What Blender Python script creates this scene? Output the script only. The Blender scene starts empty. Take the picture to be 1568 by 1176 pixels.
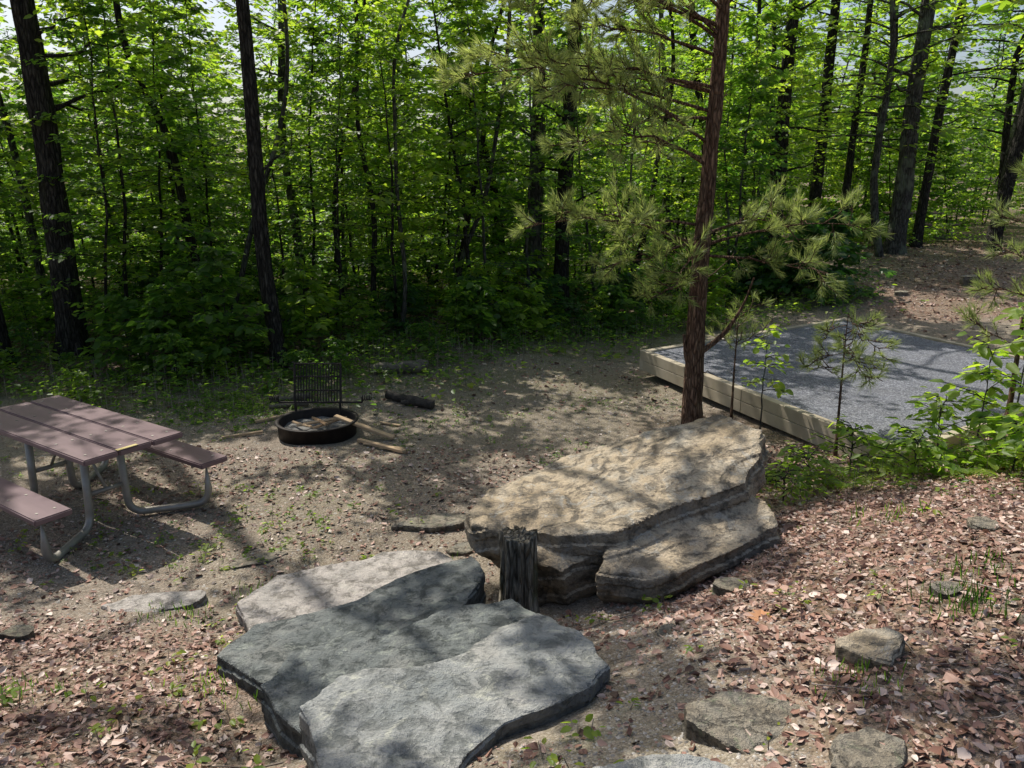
import bpy, bmesh, math, random
import numpy as np
from mathutils import Vector, noise as mn
random.seed(4); RG=np.random.default_rng(7)
scene=bpy.context.scene
scene.view_settings.view_transform='Standard'
scene.view_settings.look='None'
scene.view_settings.exposure=0
COL=scene.collection

# ------------------------------------------------------------------ noise
_T=np.random.default_rng(99).random((256,256))
def vn(x,y,s=1.0,o=0.0):
    x=np.asarray(x,float)*s+o*17.3+500; y=np.asarray(y,float)*s+o*9.1+500
    xi=np.floor(x).astype(int); yi=np.floor(y).astype(int)
    fx=x-xi; fy=y-yi; fx=fx*fx*(3-2*fx); fy=fy*fy*(3-2*fy)
    a=_T[xi%256,yi%256]; b=_T[(xi+1)%256,yi%256]; c=_T[xi%256,(yi+1)%256]; d=_T[(xi+1)%256,(yi+1)%256]
    return (a*(1-fx)+b*fx)*(1-fy)+(c*(1-fx)+d*fx)*fy
def fbm(x,y,s,o=0,n=4):
    r=0;a=1;t=0
    for i in range(n):
        r=r+a*vn(x,y,s*2**i,o+i); t+=a; a*=.5
    return r/t
def ss(a,b,x):
    t=np.clip((np.asarray(x,float)-a)/(b-a),0,1); return t*t*(3-2*t)
def padmask(x,y,m=.5):
    px=x-1.86; py=y-10.5
    v2=px*.553-py*.833
    q=px*.93+py*.37
    return ss(-m,.05,q)*(1-ss(4.45,4.5+m,q))*ss(-m,.05,v2)*(1-ss(4.2,4.2+m,v2))
def H0(x,y):
    x=np.asarray(x,float); y=np.asarray(y,float)
    sh=.92*(np.sqrt(x*x+.09)+x)/2
    sh=3.3*np.tanh(sh/3.3*1.05)
    h=1.0*(1-ss(.6,5.0,y-sh))
    h=h-.18*np.exp(-(((x+1.05)/.42)**2+((y-2.6)/.8)**2))
    h=h-.10*np.exp(-(((x-.95)/.75)**2+((y-4.0)/.35)**2))
    h=h+.35*ss(1.8,6,x)*ss(4,8,y)+.6*ss(12,22,y)*ss(3,9,x)
    h=h+.25*ss(8.5,12.5,y)*(1-ss(-1,2,x))
    h=h-2.5*ss(17,45,y)*(1-ss(0,9,x))
    m=padmask(x,y); h=h*(1-m)+np.minimum(h,.24)*m
    return h
def HT(x,y):
    h=H0(x,y)
    r=np.clip(np.hypot(x,np.asarray(y)-6)/30,0,1)
    return h+(fbm(x,y,.6,3,3)-.5)*.10+(fbm(x,y,3.5,5,3)-.5)*.035+(fbm(x,y,.07,8,2)-.5)*2.5*ss(.6,1,r)
def hz(x,y): return float(HT(np.array([x]),np.array([y]))[0])

# ------------------------------------------------------------------ mesh builder
class MB:
    def __init__(s): s.V=[];s.F=[];s.n=0
    def add(s,V,F,m=0):
        V=np.asarray(V,float).reshape(-1,3)
        for f in (F if isinstance(F,list) else [F]):
            f=np.asarray(f,int)
            if len(f): s.F.append((f+s.n,m))
        s.V.append(V); s.n+=len(V)
    def pack(s):
        V=np.concatenate(s.V); G={}
        for f,m in s.F: G.setdefault((m,f.shape[1]),[]).append(f)
        s.V=[V]; s.F=[(np.concatenate(v),k[0]) for k,v in G.items()]; return s
    def stamp(s,src,loc,rz,sc,mm,tilt=(0,0)):
        V=src.V[0]*np.array([sc[0],sc[0],sc[1]]); V=V+np.stack([V[:,2]*tilt[0],V[:,2]*tilt[1],0*V[:,2]],1)
        c,q=math.cos(rz),math.sin(rz); V=np.stack([V[:,0]*c-V[:,1]*q,V[:,0]*q+V[:,1]*c,V[:,2]],1)+np.array(loc)
        for f,m in src.F: s.F.append((f+s.n,mm[m]))
        s.V.append(V); s.n+=len(V)
    def mesh(s,name,mats,smooth=True):
        me=bpy.data.meshes.new(name)
        V=np.concatenate(s.V); me.vertices.add(len(V)); me.vertices.foreach_set('co',V.astype(np.float32).ravel())
        L=np.concatenate([f.ravel() for f,_ in s.F])
        tot=np.concatenate([np.full(len(f),f.shape[1]) for f,_ in s.F])
        mi=np.concatenate([np.full(len(f),m) for f,m in s.F])
        st=np.concatenate([[0],np.cumsum(tot)[:-1]])
        me.loops.add(len(L)); me.loops.foreach_set('vertex_index',L.astype(np.int32))
        me.polygons.add(len(tot)); me.polygons.foreach_set('loop_start',st.astype(np.int32))
        me.polygons.foreach_set('material_index',mi.astype(np.int32))
        me.polygons.foreach_set('use_smooth',np.full(len(tot),smooth))
        me.update(calc_edges=True)
        for m in mats: me.materials.append(m)
        return me
def obj(name,me,parent=None,loc=(0,0,0),rot=(0,0,0),sc=(1,1,1)):
    o=bpy.data.objects.new(name,me); COL.objects.link(o)
    o.location=loc;o.rotation_euler=rot;o.scale=sc
    if parent: o.parent=parent
    return o
def empty(name,loc=(0,0,0),rot=(0,0,0)):
    o=bpy.data.objects.new(name,None); COL.objects.link(o); o.location=loc;o.rotation_euler=rot; o.empty_display_size=.2
    return o
def tube(P,R,sides=6,cap=False):
    P=np.asarray(P,float); m=len(P); R=np.broadcast_to(np.asarray(R,float),(m,))
    T=np.gradient(P,axis=0); T/=np.linalg.norm(T,axis=1)[:,None]+1e-9
    ref=np.array([0,0,1.]) if abs(T.mean(0)[2])<.8 else np.array([1.,0,0])
    A=np.cross(T,ref); A/=np.linalg.norm(A,axis=1)[:,None]+1e-9
    B=np.cross(T,A)
    a=np.arange(sides)/sides*2*np.pi
    V=P[:,None]+R[:,None,None]*(np.cos(a)[None,:,None]*A[:,None]+np.sin(a)[None,:,None]*B[:,None])
    V=V.reshape(-1,3)
    i=np.arange(m-1)[:,None]*sides; j=np.arange(sides)[None]; k=(j+1)%sides
    F=np.stack([i+j,i+k,i+sides+k,i+sides+j],-1).reshape(-1,4)
    if cap:
        V=np.concatenate([V,P[:1],P[-1:]]); n=m*sides
        jj=np.arange(sides);kk=(jj+1)%sides
        C1=np.stack([np.full(sides,n),kk,jj],1); C2=np.stack([np.full(sides,n+1),(m-1)*sides+jj,(m-1)*sides+kk],1)
        return V,[F,C1,C2]
    return V,[F]
def nrm(v): return v/(np.linalg.norm(v,axis=-1,keepdims=True)+1e-9)
def leaves(P,D,N,L,W,fold=.12,curl=0.0,simple=False):
    D=nrm(D); S=nrm(np.cross(D,N)); N=nrm(np.cross(S,D)); n=len(P)
    L=np.broadcast_to(L,(n,));W=np.broadcast_to(W,(n,))
    if simple:
        t=np.array([0,.42,1,.5]); s=np.array([0,.5,0,-.5]); u=np.zeros(4)
    else:
        t=np.array([0,.3,.72,1,.72,.3]); s=np.array([0,.5,.40,0,-.40,-.5]); u=np.array([0,1,.8,0,.8,1.])*fold
    c=-curl*t*t
    V=P[:,None]+D[:,None]*(t[None]*L[:,None])[...,None]+S[:,None]*(s[None]*W[:,None])[...,None]+N[:,None]*(u[None]*W[:,None]+c[None]*L[:,None])[...,None]
    b=np.arange(n)[:,None]*len(t)
    F=b+np.array([[0,1,2,3]]) if simple else np.concatenate([b+np.array([[0,1,2,3]]),b+np.array([[0,3,4,5]])])
    return V.reshape(-1,3),F

# ------------------------------------------------------------------ materials
class NT:
    def __init__(s,name):
        s.m=bpy.data.materials.new(name); s.m.use_nodes=True; s.t=s.m.node_tree; s.t.nodes.clear()
        s.out=s.n('ShaderNodeOutputMaterial')
    def n(s,ty,**k):
        x=s.t.nodes.new(ty)
        for a,b in k.items():
            if a.startswith('_'): x.inputs[a[1:].replace('_',' ')].default_value=b
            else: setattr(x,a,b)
        return x
    def l(s,a,b): s.t.links.new(a,b)
    def noise(s,scale,detail=4,rough=.55,vec=None,dist=0):
        x=s.n('ShaderNodeTexNoise',_Scale=scale,_Detail=detail,_Roughness=rough,_Distortion=dist)
        if vec: s.l(vec,x.inputs['Vector'])
        return x.outputs['Fac']
    def vor(s,scale,vec=None,feature='F1'):
        x=s.n('ShaderNodeTexVoronoi',feature=feature,_Scale=scale)
        if vec: s.l(vec,x.inputs['Vector'])
        return x
    def ramp(s,fac,st):
        x=s.n('ShaderNodeValToRGB'); e=x.color_ramp.elements
        while len(e)<len(st): e.new(.5)
        for i,(p,c) in enumerate(st):
            e[i].position=p; e[i].color=(c,c,c,1) if not hasattr(c,'__len__') else (*c,1)
        s.l(fac,x.inputs['Fac']); return x.outputs['Color']
    def mix(s,fac,a,b,mode='MIX'):
        x=s.n('ShaderNodeMix',data_type='RGBA',blend_type=mode)
        for v,i in ((fac,0),(a,6),(b,7)):
            if hasattr(v,'links'): s.l(v,x.inputs[i])
            elif hasattr(v,'__len__'): x.inputs[i].default_value=(*v,1)
            else: x.inputs[i].default_value=v
        return x.outputs[2]
    def math(s,op,a,b=0.0,c=0.0):
        x=s.n('ShaderNodeMath',operation=op)
        for v,i in ((a,0),(b,1),(c,2)):
            if hasattr(v,'links'): s.l(v,x.inputs[i])
            else: x.inputs[i].default_value=v
        return x.outputs[0]
    def bump(s,h,strength=.5,dist=.02,prev=None):
        x=s.n('ShaderNodeBump',_Strength=strength,_Distance=dist); s.l(h,x.inputs['Height'])
        if prev: s.l(prev,x.inputs['Normal'])
        return x.outputs['Normal']
    def pbr(s,col,rough=.8,bump=None,metal=0,spec=.3):
        x=s.n('ShaderNodeBsdfPrincipled'); x.inputs['Metallic'].default_value=metal
        x.inputs['Specular IOR Level'].default_value=spec
        if hasattr(col,'links'): s.l(col,x.inputs['Base Color'])
        else: x.inputs['Base Color'].default_value=(*col,1)
        if hasattr(rough,'links'): s.l(rough,x.inputs['Roughness'])
        else: x.inputs['Roughness'].default_value=rough
        if bump: s.l(bump,x.inputs['Normal'])
        return x.outputs[0]
    def fin(s,sh): s.l(sh,s.out.inputs['Surface']); return s.m

def leafmat(name,c1,c2,c3,trans,tf=.45,rough=.45,gain=5.0):
    t=NT(name)
    g=t.n('ShaderNodeNewGeometry'); v=t.n('ShaderNodeTexCoord').outputs['Object']
    nz=t.noise(.75,0,.5,v); nz=t.math('MULTIPLY_ADD',t.math('SUBTRACT',nz,.5),1.8,.5)
    r=t.math('MULTIPLY_ADD',nz,.5,t.math('MULTIPLY',g.outputs['Random Per Island'],.5))
    c=t.ramp(r,[(0.1,c1),(.5,c2),(.9,c3)])
    tc=t.mix(1.0,c,tuple(x*gain for x in trans),'MULTIPLY')
    p=t.pbr(c,rough,spec=.4)
    tr=t.n('ShaderNodeBsdfTranslucent'); t.l(tc,tr.inputs['Color'])
    mx=t.n('ShaderNodeMixShader'); mx.inputs[0].default_value=tf
    t.l(p,mx.inputs[1]); t.l(tr.outputs[0],mx.inputs[2])
    return t.fin(mx.outputs[0])
M_leaf=leafmat('leaf_green',(.028,.068,.018),(.062,.116,.026),(.125,.185,.036),(1.0,1.0,.40),.5,.45,5.2)
M_leafsun=leafmat('leaf_sunlit',(.06,.11,.024),(.11,.17,.030),(.18,.22,.045),(1.0,1.0,.36),.5,.45,4.9)  # lighter copy of the green leaf, sunlight put into its colour
M_leafdk=leafmat('leaf_dark',(.02,.05,.018),(.035,.08,.022),(.06,.11,.03),(.8,1.0,.4),.35,.35)
M_over=leafmat('dapple_leaf',(.06,.10,.04),(.09,.13,.05),(.13,.17,.06),(1.0,1.0,.7),.35,.45,3.2)  # leaves of the added clumps that dapple the camp
M_needle=leafmat('pine_needle',(.13,.165,.065),(.20,.24,.095),(.27,.31,.13),(1.0,1.0,.6),.35,.5,3.3)
def barkmat(name,c1,c2,c3,sc=1.0,lich=None):
    t=NT(name); tc=t.n('ShaderNodeTexCoord').outputs['Object']
    mp=t.n('ShaderNodeMapping'); mp.inputs['Scale'].default_value=(1,1,.22); t.l(tc,mp.inputs[0]); v=mp.outputs[0]
    n1=t.noise(28*sc,4,.65,v,.6); n2=t.noise(3*sc,2,.5,tc); vo=t.vor(26*sc,v,'DISTANCE_TO_EDGE')
    c=t.ramp(n1,[(.3,c1),(.5,c2),(.72,c3)])
    cr=t.ramp(vo.outputs['Distance'],[(0,.25),(.22,1.0)])
    c=t.mix(.8,c,cr,'MULTIPLY')
    if lich: c=t.mix(t.ramp(n2,[(.5,0.0),(.62,.7)]),c,lich)
    h=t.math('ADD',cr,n1)
    return t.fin(t.pbr(c,.9,t.bump(h,.9,.03),spec=.15))
M_bark=barkmat('bark_dark',(.015,.014,.013),(.042,.038,.033),(.11,.10,.085))
M_bark2=barkmat('bark_grey',(.035,.033,.03),(.09,.085,.075),(.18,.17,.145),1,(.16,.18,.13))
M_pbark=barkmat('pine_bark',(.075,.040,.028),(.19,.115,.078),(.36,.24,.165),1.3)
M_stump=barkmat('stump_wood',(.085,.075,.058),(.25,.225,.175),(.44,.41,.34),1.0,(.19,.20,.10))
def simple(name,c1,c2,scale=8,rough=.8,bs=.3,bd=.01,metal=0,stretch=None,spec=.3,island=False):
    t=NT(name); v=t.n('ShaderNodeTexCoord').outputs['Object']
    if stretch:
        mp=t.n('ShaderNodeMapping'); mp.inputs['Scale'].default_value=stretch; t.l(v,mp.inputs[0]); v=mp.outputs[0]
    if island:
        f=t.n('ShaderNodeNewGeometry').outputs['Random Per Island']
        c=t.ramp(f,[(0,c1),(1,c2)]); return t.fin(t.pbr(c,rough,None,metal,spec))
    n=t.noise(scale,5,.6,v)
    c=t.ramp(n,[(.25,c1),(.75,c2)])
    return t.fin(t.pbr(c,rough,t.bump(n,bs,bd),metal,spec))
def rockmat(name,ca,cb,cc,dark,lich,sc=1.0,speck=.5,gain=1.0,ck=.45):
    t=NT(name); v=t.n('ShaderNodeTexCoord').outputs['Object']
    big=t.noise(2.2*sc,4,.6,v,.8); mid=t.noise(9*sc,6,.7,v,.4); fine=t.noise(60*sc,3,.7,v)
    c=t.ramp(big,[(.32,ca),(.5,cb),(.66,cc)])
    c=t.mix(t.ramp(mid,[(.40,.8),(.50,0.0)]),c,dark)
    c=t.mix(t.ramp(fine,[(.36,speck),(.5,0.0)]),c,dark)
    l=t.noise(5*sc,6,.75,v,1.2)
    c=t.mix(t.ramp(l,[(.56,0.0),(.62,.8)]),c,lich)
    w=t.ramp(mid,[(.3,.75*gain),(.7,1.18*gain)])
    c=t.mix(1.0,c,w,'MULTIPLY')
    wp=t.n('ShaderNodeMapping'); wp.inputs['Rotation'].default_value=(.3,.35,.5); wp.inputs['Scale'].default_value=(.5,1.6,.7); t.l(v,wp.inputs[0])
    cr=t.vor(2.6*sc,wp.outputs[0],'DISTANCE_TO_EDGE')
    nz=t.math('ADD',cr.outputs['Distance'],t.math('MULTIPLY',t.math('SUBTRACT',mid,.5),.22))
    crk=t.ramp(nz,[(0,0.0),(.02,1.0)])
    fl=t.math('MULTIPLY',t.math('FLOOR',t.math('MULTIPLY',big,14.0)),.10)
    h=t.math('ADD',t.math('ADD',t.math('MULTIPLY',mid,1.4),t.math('MULTIPLY',fine,.5)),fl)
    b=t.bump(h,1.0,.028); b=t.bump(crk,ck,.012,b)
    c=t.mix(t.ramp(crk,[(0,ck),(1,0.0)]),c,dark)
    # steep faces painted darker: side shading put into the colour
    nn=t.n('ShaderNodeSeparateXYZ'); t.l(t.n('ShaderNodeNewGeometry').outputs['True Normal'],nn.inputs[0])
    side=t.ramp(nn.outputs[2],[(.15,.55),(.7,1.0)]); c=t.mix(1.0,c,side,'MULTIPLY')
    return t.fin(t.pbr(c,.88,b,spec=.25))
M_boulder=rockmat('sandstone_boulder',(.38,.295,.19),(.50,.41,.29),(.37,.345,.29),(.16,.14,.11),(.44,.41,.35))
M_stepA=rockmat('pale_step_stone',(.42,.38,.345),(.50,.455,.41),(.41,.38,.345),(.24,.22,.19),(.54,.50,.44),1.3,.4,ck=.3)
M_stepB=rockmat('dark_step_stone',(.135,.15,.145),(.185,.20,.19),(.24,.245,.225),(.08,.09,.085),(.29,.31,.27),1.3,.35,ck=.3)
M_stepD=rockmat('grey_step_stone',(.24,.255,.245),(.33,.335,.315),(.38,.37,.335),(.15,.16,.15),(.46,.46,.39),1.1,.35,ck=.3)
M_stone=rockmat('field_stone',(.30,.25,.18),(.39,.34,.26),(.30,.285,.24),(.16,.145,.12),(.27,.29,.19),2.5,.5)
M_wood=simple('weathered_timber',(.29,.245,.17),(.48,.42,.32),3,.85,.4,.01)
M_chip=simple('split_wood',(.28,.18,.10),(.60,.45,.28),5,.8,.4,.01,island=True)
M_char=simple('charred_log',(.014,.012,.011),(.08,.07,.06),14,.9,1.0,.03)
M_log=simple('rotten_log',(.06,.05,.04),(.24,.21,.16),12,.9,1.0,.03)
M_ash=simple('ash',(.05,.05,.048),(.30,.29,.27),12,1,.8,.03)
M_plank=simple('brown_plank',(.13,.08,.088),(.20,.132,.138),9,.42,.15,.004,stretch=(.15,1,1),spec=.5)
M_galv=simple('galvanised_pipe',(.24,.225,.19),(.42,.40,.36),6,.5,.1,.003,metal=.5)
M_steel=simple('black_steel',(.012,.011,.011),(.045,.036,.031),10,.6,.3,.004,metal=.3)
M_tag=simple('yellow_tag',(.45,.36,.14),(.55,.47,.22),10)
M_twig=simple('twig_brown',(.08,.06,.045),(.38,.32,.27),10,island=True)
M_peb=simple('pebble_grey',(.15,.138,.12),(.56,.52,.46),10,island=True,rough=.85)
t=NT('dead_leaf'); r=t.n('ShaderNodeNewGeometry').outputs['Random Per Island']
c=t.ramp(r,[(0,(.06,.034,.024)),(.2,(.17,.085,.058)),(.48,(.32,.175,.125)),(.76,(.44,.29,.225)),(1,(.64,.53,.455))])
M_litter=t.fin(t.pbr(c,.55,spec=.4))
M_oak=simple('orange_oak_leaf',(.40,.18,.08),(.55,.30,.16),20)

# ground
t=NT('forest_ground'); v=t.n('ShaderNodeTexCoord').outputs['Object']
va=t.n('ShaderNodeVertexColor',layer_name='zone'); sp=t.n('ShaderNodeSeparateColor'); t.l(va.outputs['Color'],sp.inputs[0])
lit,grn,snd=sp.outputs[0],sp.outputs[1],sp.outputs[2]
n1=t.noise(1.3,4,.6,v); n2=t.noise(11,5,.7,v); n3=t.noise(70,3,.7,v)
dirt=t.ramp(n2,[(.3,(.15,.115,.08)),(.5,(.265,.215,.16)),(.68,(.41,.35,.275))])
dirt=t.mix(t.ramp(n1,[(.38,.6),(.6,0.0)]),dirt,(.15,.122,.092))
g1=t.vor(95,v)
gcol=t.n('ShaderNodeSeparateColor'); t.l(g1.outputs['Color'],gcol.inputs[0])
grav=t.ramp(gcol.outputs[0],[(0,(.13,.112,.09)),(.5,(.28,.25,.205)),(1,(.55,.505,.435))])
base=t.mix(t.ramp(n3,[(.38,.2),(.6,.65)]),dirt,grav)
lc=t.n('ShaderNodeSeparateColor')
l1=t.vor(38,v); t.l(l1.outputs['Color'],lc.inputs[0])
lcol=t.ramp(lc.outputs[0],[(0,(.07,.042,.03)),(.3,(.17,.10,.07)),(.6,(.30,.185,.14)),(1,(.46,.34,.275))])
lcol=t.mix(t.ramp(n2,[(.35,.7),(.6,0.0)]),lcol,(.13,.092,.07))
lm=t.math('MULTIPLY',lit,t.ramp(n2,[(.36,.25),(.55,1.0)]))
base=t.mix(lm,base,lcol)
sand=t.mix(.5,t.ramp(n3,[(.3,(.30,.235,.165)),(.7,(.56,.47,.35))]),grav)
base=t.mix(t.math('MULTIPLY',snd,t.ramp(n1,[(.3,.4),(.6,1.0)])),base,sand)
moss_shade=t.ramp(n3,[(.3,(.05,.064,.02)),(.7,(.17,.19,.055))])
base=t.mix(t.math('MULTIPLY',grn,t.ramp(n2,[(.40,0.0),(.56,.85)])),base,moss_shade)
h=t.math('ADD',t.math('MULTIPLY',g1.outputs['Distance'],-.5),t.math('ADD',n2,t.math('MULTIPLY',l1.outputs['Distance'],.6)))
b=t.bump(h,.8,.02)
M_ground=t.fin(t.pbr(base,.95,b,spec=.15))
t=NT('blue_gravel'); v=t.n('ShaderNodeTexCoord').outputs['Object']
g=t.vor(70,v); gc=t.n('ShaderNodeSeparateColor'); t.l(g.outputs['Color'],gc.inputs[0])
c=t.ramp(gc.outputs[0],[(0,(.09,.095,.11)),(.5,(.16,.168,.195)),(1,(.34,.35,.38))])
c=t.mix(t.ramp(t.noise(3,4,.6,v),[(.35,.4),(.65,0.0)]),c,(.12,.12,.125))
M_blue=t.fin(t.pbr(c,.9,t.bump(g.outputs['Distance'],.8,.015),spec=.2))

# ------------------------------------------------------------------ terrain
def axis(lo,hi,step,out):
    a=list(np.arange(lo,hi+1e-6,step)); d=step; x=hi
    while x<out: d*=1.13; x+=d; a.append(x)
    d=step; x=lo; pre=[]
    while x>-out: d*=1.13; x-=d; pre.append(x)
    return np.array(pre[::-1]+a)
X=axis(-9,11,.055,320); Y=axis(.2,17,.055,320)
gx,gy=np.meshgrid(X,Y); gz=HT(gx,gy)
V=np.stack([gx,gy,gz],-1).reshape(-1,3); ny,nx=gx.shape
i=np.arange(ny-1)[:,None]*nx; j=np.arange(nx-1)[None]
F=np.stack([i+j,i+j+1,i+nx+j+1,i+nx+j],-1).reshape(-1,4)
EX=[-30,-12,-6.7,-4.3,-1.8,-.5,.6,1.8,3,6.2,7.5,12,30]; EY=[7,8.2,9.9,10.0,11.0,11.6,13.3,13.2,14.8,15.5,18.5,21,22]
def edge(x): return np.interp(x,EX,EY)
def zone(x,y):
    h=H0(x,y)
    sl=ss(.10,.35,h)*(y<7.5)
    right=sl*ss(.5,1.2,x)
    left=ss(.03,.2,h)*(y<6)*(1-ss(-1.4,-.6,x))
    mid=sl*np.exp(-((x-.55)/.55)**2)
    forest=ss(-1.2,.5,y-edge(x))
    backr=ss(5,7.5,x)*ss(12,13.5,y)
    nb=ss(.9,1.6,x)*ss(5.2,6,y)*(1-ss(8,9.5,y))*.6
    lit=np.clip(np.maximum.reduce([right*1.1,left*.9,forest,backr,nb,np.full_like(h,.22)])*(.55+.9*fbm(x,y,1.1,21)),0,1)
    g=.18+.7*np.exp(-(((x-.9)/1.5)**2+((y-11)/2.0)**2))+.7*np.exp(-(((y-edge(x)+.8))/1.3)**2)+.5*np.exp(-(((x+2.0)/1.0)**2+((y-3.0)/.6)**2))
    g=g+.7*ss(0,2,y-edge(x))*(1-backr)  # moss colour widened under the trees, darkening the floor as painted shade
    g=np.clip(g*(vn(x,y,.9,31)*1.7),0,1)
    s=np.exp(-(((x-.35)/.45)**2+((y-2.2)/.7)**2))
    return lit,g,np.clip(s+.12*mid,0,1)
zl,zg,zs=zone(gx.ravel(),gy.ravel())
mb=MB(); mb.add(V,F); me=mb.mesh('ground',[M_ground])
ca=me.color_attributes.new('zone','FLOAT_COLOR','POINT')
ca.data.foreach_set('color',np.stack([zl,zg,zs,np.ones_like(zl)],1).ravel())
obj('ground',me)

# ------------------------------------------------------------------ rocks
def remeshed(mb,vox,amp,seed,sc=3.0,strata=0.0,sharp=32,tilt=(0,0)):
    me=mb.mesh('tmp',[],False); o=obj('tmp',me); m=o.modifiers.new('r','REMESH'); m.mode='VOXEL'; m.voxel_size=vox
    dg=bpy.context.evaluated_depsgraph_get(); m2=bpy.data.meshes.new_from_object(o.evaluated_get(dg))
    bpy.data.objects.remove(o)
    nv=len(m2.vertices); co=np.empty(nv*3); m2.vertices.foreach_get('co',co); co=co.reshape(-1,3)
    no=np.empty(nv*3); m2.vertices.foreach_get('normal',no); no=no.reshape(-1,3)
    off=Vector((seed*3.1,seed*1.7,seed*.9)); d=np.empty(nv)
    for k in range(nv):
        p=Vector(co[k])*sc+off
        a=(mn.noise(p)*.7+mn.noise(p*2.7)*.35)
        cl=mn.voronoi(p*1.3)[0]; a-=max(0,.22-(cl[1]-cl[0]))*2.2*min(1,max(0,mn.noise(p*.6)+.3))
        q=mn.noise(Vector((p.x*.9,p.y*.9,p.z*.4+7)))*3.0; a+=(math.floor(q)+min(1,max(0,(q-math.floor(q)-.42)*9)))*.75
        if strata:
            zz=co[k][2]-tilt[0]*co[k][0]-tilt[1]*co[k][1]
            s_=math.sin(zz*48+mn.noise(p*.7)*4); a+=strata*(1 if s_>.1 else -1)*(1-abs(no[k][2]))
        d[k]=a
    co=co+no*(d*amp)[:,None]
    m2.vertices.foreach_set('co',co.ravel()); m2.update()
    m2.polygons.foreach_set('use_smooth',np.ones(len(m2.polygons),bool))
    m2.set_sharp_from_angle(angle=math.radians(sharp))
    return m2
def prism(mb,top,rings):
    T=np.array(top,float); c=T.mean(0); n=len(T); R=[T]
    for s,dx,dy,z in rings:
        r=c+(T-c)*np.array([s,s,1]); r=r+np.array([dx,dy,0]); r[:,2]=z if not callable(z) else z(T[:,2]); R.append(r)
    V=np.concatenate(R+[T.mean(0)[None],R[-1].mean(0)[None]])
    m=len(R)
    jj=np.arange(n);kk=(jj+1)%n
    Q=np.concatenate([np.stack([r*n+kk,r*n+jj,(r+1)*n+jj,(r+1)*n+kk],1) for r in range(m-1)])
    t1=np.stack([np.full(n,m*n),jj,kk],1); t2=np.stack([np.full(n,m*n+1),(m-1)*n+kk,(m-1)*n+jj],1)
    mb.add(V,[Q,t1,t2])
def jag(poly,n,amp,seed):
    r=np.random.default_rng(seed); P=np.array(poly,float); out=[]
    for k in range(len(P)):
        a=P[k];b=P[(k+1)%len(P)]
        for q in range(n):
            p=a+(b-a)*q/n
            if q: p=p+np.array([*r.normal(0,amp,2),0])
            out.append(p)
    return out
B=MB()
top=[(-.30,4.70,.56),(-.16,4.98,.60),(.02,5.16,.61),(.38,5.46,.65),(1.0,5.52,.85),(1.56,5.45,1.01),(1.74,5.10,1.0),(1.66,4.84,.90),(1.50,4.62,.81),(1.10,4.52,.72),(.62,4.32,.60),(.28,4.36,.56),(-.05,4.47,.54)]
prism(B,jag(top,2,.026,1),[(1.01,.0,0,lambda z:z-.02),(1.03,.03,-.01,lambda z:z-.17),(.95,.06,.03,lambda z:z-.29),(.76,.14,.14,-.1)])
top2=[(.52,4.18,.44),(.62,4.36,.53),(.95,4.50,.61),(1.45,4.70,.71),(1.64,4.66,.69),(1.64,4.42,.60),(1.2,4.18,.51),(.8,4.08,.44)]
prism(B,jag(top2,2,.02,2),[(1.02,0,-.01,lambda z:z-.02),(1.04,0,-.02,lambda z:z-.12),(.88,0,.06,.1)])
top3=[(.06,4.26,.42),(.0,4.42,.47),(.4,4.5,.5),(.55,4.34,.44),(.3,4.2,.40)]
prism(B,jag(top3,2,.02,3),[(.95,.03,.02,.25),(.7,.08,.05,-.05)])
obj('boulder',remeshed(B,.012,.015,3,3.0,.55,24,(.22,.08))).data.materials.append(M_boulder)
def slab(name,top,th,mat,seed,amp=.0075,vox=.0085,inset=.95,n=3,j=.018):
    b=MB(); T=jag(top,n,j,seed); prism(b,T,[(1.004,0,0,lambda z:z-.008),(1.008,0,0,lambda z:z-th*.5),(inset,0,.02,lambda z:z-th)])
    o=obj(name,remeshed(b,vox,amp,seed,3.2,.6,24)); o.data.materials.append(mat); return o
def cw(P):
    a=0
    for k in range(len(P)):
        x1,y1=P[k][:2]; x2,y2=P[(k+1)%len(P)][:2]; a+=x1*y2-x2*y1
    return P if a<0 else P[::-1]
slab('stone_step',cw([(-1.70,4.24,.17),(-1.55,4.58,.17),(-1.1,4.76,.18),(-.9,4.88,.19),(-.50,4.86,.20),(-.34,4.66,.20),(-.45,4.4,.19),(-.9,4.0,.18),(-1.42,3.78,.17)]),.28,M_stepA,11,j=.012)
slab('stone_step',cw([(-1.50,3.42,.36),(-1.38,3.68,.38),(-.88,3.86,.41),(-.62,4.10,.43),(-.25,4.29,.46),(-.17,4.08,.46),(-.28,3.7,.44),(-.7,3.25,.40),(-1.05,3.10,.37)]),.38,M_stepB,12,j=.012)
slab('stone_step',cw([(-1.12,2.96,.53),(-1.04,3.18,.55),(-.6,3.32,.565),(-.35,3.49,.575),(.0,3.62,.575),(.2,3.35,.575),(-.2,2.7,.575),(-.66,2.45,.54),(-.92,2.72,.52)]),.38,M_stepB,13,j=.012)
slab('stone_step',cw([(-.84,2.58,.72),(-.70,2.74,.725),(-.38,2.80,.73),(-.16,2.98,.73),(.12,3.22,.73),(.30,3.06,.73),(.41,2.82,.73),(.24,2.62,.735),(-.02,2.46,.735),(-.20,2.2,.735),(-.4,1.95,.735),(-.58,2.08,.72)]),.42,M_stepD,14,j=.012)
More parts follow.
